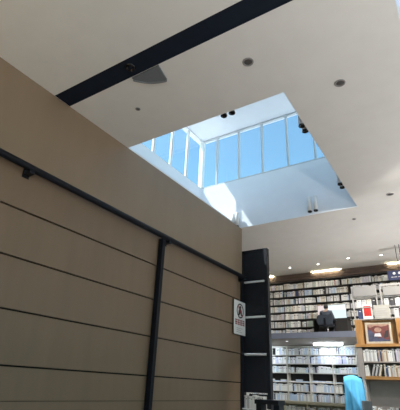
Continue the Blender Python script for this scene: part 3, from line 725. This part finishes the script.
pr = thing('person', 'dark-haired person in slate jacket seated with back turned at the bright screen', 'person', (PX, PY, MF))
P = []; Ed = []
def V(x, y, z, r, r2=None, to=None):
    P.append((x, y, z, r, r2 if r2 else r)); i = len(P) - 1
    if to is not None: Ed.append((to, i))
    return i
pel = V(0, -0.10, 0.47, 0.15, 0.11)
sp = V(0, -0.12, 0.62, 0.14, 0.10, pel); chs = V(0, -0.09, 0.80, 0.155, 0.105, sp); up = V(0, -0.05, 0.90, 0.12, 0.085, chs)
nk = V(0, -0.02, 0.965, 0.052, 0.055, up); hd0 = V(0, 0.0, 1.02, 0.062, 0.070, nk); hd1 = V(0, 0.01, 1.09, 0.075, 0.092, hd0); hd2 = V(0, 0.0, 1.155, 0.066, 0.082, hd1)
for sx in (-1, 1):
    sh = V(sx * 0.185, -0.06, 0.88, 0.062, 0.06, up); el = V(sx * 0.255, 0.02, 0.64, 0.043, 0.043, sh); wr = V(sx * 0.17, 0.26, 0.685, 0.028, 0.026, el)
    pm = V(sx * 0.155, 0.32, 0.685, 0.034, 0.016, wr)
    for k in range(4):
        fx = sx * (0.125 + 0.021 * k); ln_ = (0.072, 0.085, 0.08, 0.062)[k]
        kn = V(fx, 0.36, 0.690, 0.0095, 0.0095, pm); f1 = V(fx, 0.36 + ln_ * 0.5, 0.688, 0.0085, 0.0085, kn); V(fx, 0.36 + ln_, 0.668, 0.007, 0.007, f1)
    th = V(sx * 0.125, 0.30, 0.672, 0.011, 0.011, pm); V(sx * 0.095, 0.335, 0.664, 0.009, 0.009, th)
    hp = V(sx * 0.10, -0.03, 0.45, 0.095, 0.085, pel); kn = V(sx * 0.13, 0.33, 0.46, 0.062, 0.062, hp); an = V(sx * 0.13, 0.31, 0.085, 0.04, 0.045, kn); V(sx * 0.13, 0.44, 0.04, 0.042, 0.032, an)
body = skin('body', pr, P, Ed, M['skin'])
# face, ears
fc = MB()
for sx in (-1, 1):
    fc.lathe([(0.004, -0.012), (0.011, -0.006), (0.011, 0.006), (0.004, 0.012)], M['eye'], seg=12, origin=(sx * 0.030, 0.097, 1.085))
    fc.lathe([(0.006, -0.03), (0.014, -0.015), (0.016, 0.012), (0.006, 0.03)], M['skin'], seg=10, origin=(sx * 0.080, 0.005, 1.075))
fc.prism([(-0.014, 1.045), (0.014, 1.045), (0.004, 1.085), (-0.004, 1.085)], 0.085, 0.125, M['skin'], 'y')
fc.box(-0.024, 0.024, 0.085, 0.10, 1.018, 1.027, M['ink_red'], 0.003)
fc.build('face', pr)
hr = MB(); r = bmesh.ops.create_icosphere(hr.bm, subdivisions=3, radius=1.0); hr.mi(M['hair'])
for v in r['verts']:
    d = v.co.copy(); k = 1 + 0.03 * math.sin(9 * d.x + 5 * d.z)
    z = d.z * 0.105
    if d.y > 0.3: z = max(z, 0.028)
    v.co = Vector((d.x * 0.088 * k, -0.008 + d.y * 0.104 * k, 1.115 + max(z, -0.10)))
for f in hr.bm.faces: f.smooth = True
hr.build('hair', pr)
J = []; JE = []
def W(x, y, z, r, r2, to=None):
    J.append((x, y, z, r, r2)); i = len(J) - 1
    if to is not None: JE.append((to, i))
    return i
a0 = W(0, -0.10, 0.44, 0.175, 0.135); a1 = W(0, -0.12, 0.62, 0.165, 0.125, a0); a2 = W(0, -0.09, 0.80, 0.178, 0.128, a1); a3 = W(0, -0.05, 0.905, 0.135, 0.105, a2); W(0, -0.03, 0.95, 0.075, 0.075, a3)
for sx in (-1, 1):
    s0 = W(sx * 0.19, -0.06, 0.885, 0.078, 0.075, a3); e0 = W(sx * 0.258, 0.02, 0.64, 0.058, 0.058, s0); W(sx * 0.178, 0.24, 0.685, 0.041, 0.038, e0)
skin('jacket', pr, J, JE, M['jacket'])
T = []; TE = []
T.append((0, -0.10, 0.46, 0.165, 0.125))
for sx in (-1, 1):
    i = len(T); T += [(sx * 0.10, -0.03, 0.45, 0.105, 0.09), (sx * 0.13, 0.33, 0.465, 0.074, 0.072), (sx * 0.13, 0.31, 0.11, 0.055, 0.06)]
    TE += [(0, i), (i, i + 1), (i + 1, i + 2)]
skin('trousers', pr, T, TE, M['trousers'])

for o_ in (ch, pr): o_.scale = (0.9, 0.9, 0.88)
# ------------------------------------------------------------------ individually built books of the nearest lower rows
for k in (3, 4):
    for bi in (1, 2, 3, 4):
        x = BAYS[bi]
        wn = 0.030
        fill_row(x + 0.024, x + BW - 0.024, SF + 0.02, LZ[k] + 0.0005, 0.21, 0.275, WL,
                 'in the %s lower shelf row, %s bay from left' % ('lowest visible' if k == 3 else 'second visible', pos_words[bi]),
                 'books in the %s row of the lower shelves' % ('lowest' if k == 3 else 'second lowest'), 0.034, 0.062, 0.2, 0.01)
print('BOOKS', count[0])

# ------------------------------------------------------------------ light
w = bpy.data.worlds.new('sky'); bpy.context.scene.world = w; w.use_nodes = True
N = w.node_tree.nodes; L = w.node_tree.links
sky = N.new('ShaderNodeTexSky'); sky.sky_type = 'NISHITA'; sky.sun_disc = False
SUN = Vector((-1.0, -0.60, 1.68)).normalized()
sky.sun_elevation = math.asin(SUN.z); sky.sun_rotation = math.atan2(SUN.x, SUN.y)
sky.air_density = 1.0; sky.dust_density = 0.6; sky.ozone_density = 1.5
bg = N['Background']; bg.inputs['Strength'].default_value = 0.13
tn = N.new('ShaderNodeMix'); tn.data_type = 'RGBA'; tn.blend_type = 'MULTIPLY'; tn.inputs[0].default_value = 1.0
tn.inputs[7].default_value = (0.86, 1.08, 0.98, 1)
L.new(sky.outputs['Color'], tn.inputs[6]); L.new(tn.outputs[2], bg.inputs['Color'])
sl = bpy.data.lights.new('sun', 'SUN'); sl.energy = 3.6; sl.angle = math.radians(0.6); sl.color = (1, 0.95, 0.95)
so = bpy.data.objects.new('sun', sl); C.objects.link(so); so.rotation_euler = SUN.to_track_quat('Z', 'Y').to_euler(); so.location = (-12, -6, 22)

# invented floor lamps, mostly out of view, added to brighten ceiling and upper walls
def fill_uplighter(x, y, label, e, col=(1.0, 0.965, 0.94)):
    o = thing('fill_lamp', label, 'lamp', (x, y, 0))
    MB().lathe([(0.17, 0.0), (0.17, 0.015), (0.03, 0.03)], M['steel'], seg=28).build('base', o)
    MB().tube((0, 0, 0.02), (0, 0, 1.82), 0.016, M['steel'], 14).build('pole', o)
    m = MB(); m.lathe([(0.02, 1.80), (0.10, 1.84), (0.19, 1.93), (0.185, 1.932), (0.095, 1.85), (0.02, 1.825)], M['steel'], seg=32).build('bowl_shade', o)
    l = bpy.data.lights.new('fill_light', 'AREA'); l.shape = 'DISK'; l.size = 0.28; l.energy = e; l.color = col
    lo = bpy.data.objects.new('fill_light', l); C.objects.link(lo); lo.parent = o; lo.location = (0, 0, 1.94); lo.rotation_euler = (PI, 0, 0)
fill_uplighter(2.4, 2.6, 'added black fill lamp right of the viewer', 52)
fill_uplighter(2.4, 8.2, 'added black fill lamp farther off to the right of the viewer', 46)
fill_uplighter(1.6, 12.4, 'added black fill lamp near the back shelves on the right', 32)
fill_uplighter(-1.2, 13.0, 'added black fill lamp hidden behind the oak bookcase', 28)
fill_uplighter(-4.3, -0.7, 'added black fill lamp beside the brown wall behind the viewer', 16, (1.0, 0.84, 0.56))
fill_uplighter(2.4, -1.6, 'added black fill lamp behind the viewer to the right', 24)

def fill_spot(p, t, e, label, size=1.0):  # invented off-frame spotlights, added to brighten shelves, bookcase and screen foot
    o = thing('fill_spotlight', label, 'spotlight', (p[0], p[1], CEIL))
    d = (Vector(t) - Vector((p[0], p[1], CEIL - 0.16))).normalized()
    MB().lathe([(0.06, 0.0), (0.06, -0.02), (0.015, -0.025), (0.012, -0.12)], M['white_metal'], seg=20).build('mount', o)
    q = d.to_track_quat('Z', 'Y').to_matrix().to_4x4(); q.translation = Vector((0, 0, -0.16))
    MB().lathe([(0.02, -0.11), (0.05, -0.09), (0.06, 0.09), (0.055, 0.09), (0.045, 0.05), (0.01, 0.045)], M['white_metal'], seg=24, mx=q).build('head', o)
    l = bpy.data.lights.new('fill_beam', 'SPOT'); l.energy = e; l.color = (1, 0.94, 0.86); l.spot_size = size; l.spot_blend = 0.7; l.shadow_soft_size = 0.05
    lo = bpy.data.objects.new('fill_beam', l); C.objects.link(lo); lo.parent = o
    lo.matrix_local = Matrix.Translation(Vector((0, 0, -0.16)) + d * 0.12) @ d.to_track_quat('-Z', 'Y').to_matrix().to_4x4()
fill_spot((1.0, 6.6), (-2.0, 11.3, 2.1), 150, 'added white fill spotlight aimed at the oak bookcase')
fill_spot((0.8, 5.8), (-4.85, 10.4, 1.35), 260, 'added white fill spotlight aimed at the foot of the black screen', 0.26)
fill_spot((1.0, 7.4), (-4.6, 16.2, 4.7), 270, 'added white fill spotlight aimed at the mezzanine shelves')
fill_spot((1.0, 8.2), (-4.6, 15.6, 1.9), 700, 'added white fill spotlight aimed at the lower shelves')

# ------------------------------------------------------------------ camera
f_px = 394.758
yaw, pit, rol = math.radians(-33.793), math.radians(24.737), math.radians(2.634)
F = Vector((math.sin(yaw) * math.cos(pit), math.cos(yaw) * math.cos(pit), math.sin(pit)))
R0 = Vector((math.cos(yaw), -math.sin(yaw), 0)); U0 = R0.cross(F)
Rr = math.cos(rol) * R0 + math.sin(rol) * U0; Uu = -math.sin(rol) * R0 + math.cos(rol) * U0
mw = Matrix((Rr, Uu, -F)).transposed().to_4x4(); mw.translation = Vector((0, 0, 1.6))
cd = bpy.data.cameras.new('camera'); cd.sensor_fit = 'HORIZONTAL'; cd.sensor_width = 36; cd.lens = f_px / 400 * 36
cam = bpy.data.objects.new('camera', cd); C.objects.link(cam); cam.matrix_world = mw
S = bpy.context.scene; S.camera = cam
S.view_settings.view_transform = 'Standard'; S.view_settings.look = 'None'; S.view_settings.gamma = 1; S.view_settings.exposure = 1.2
try: S.cycles.max_bounces = 16; S.cycles.diffuse_bounces = 10
except Exception: pass
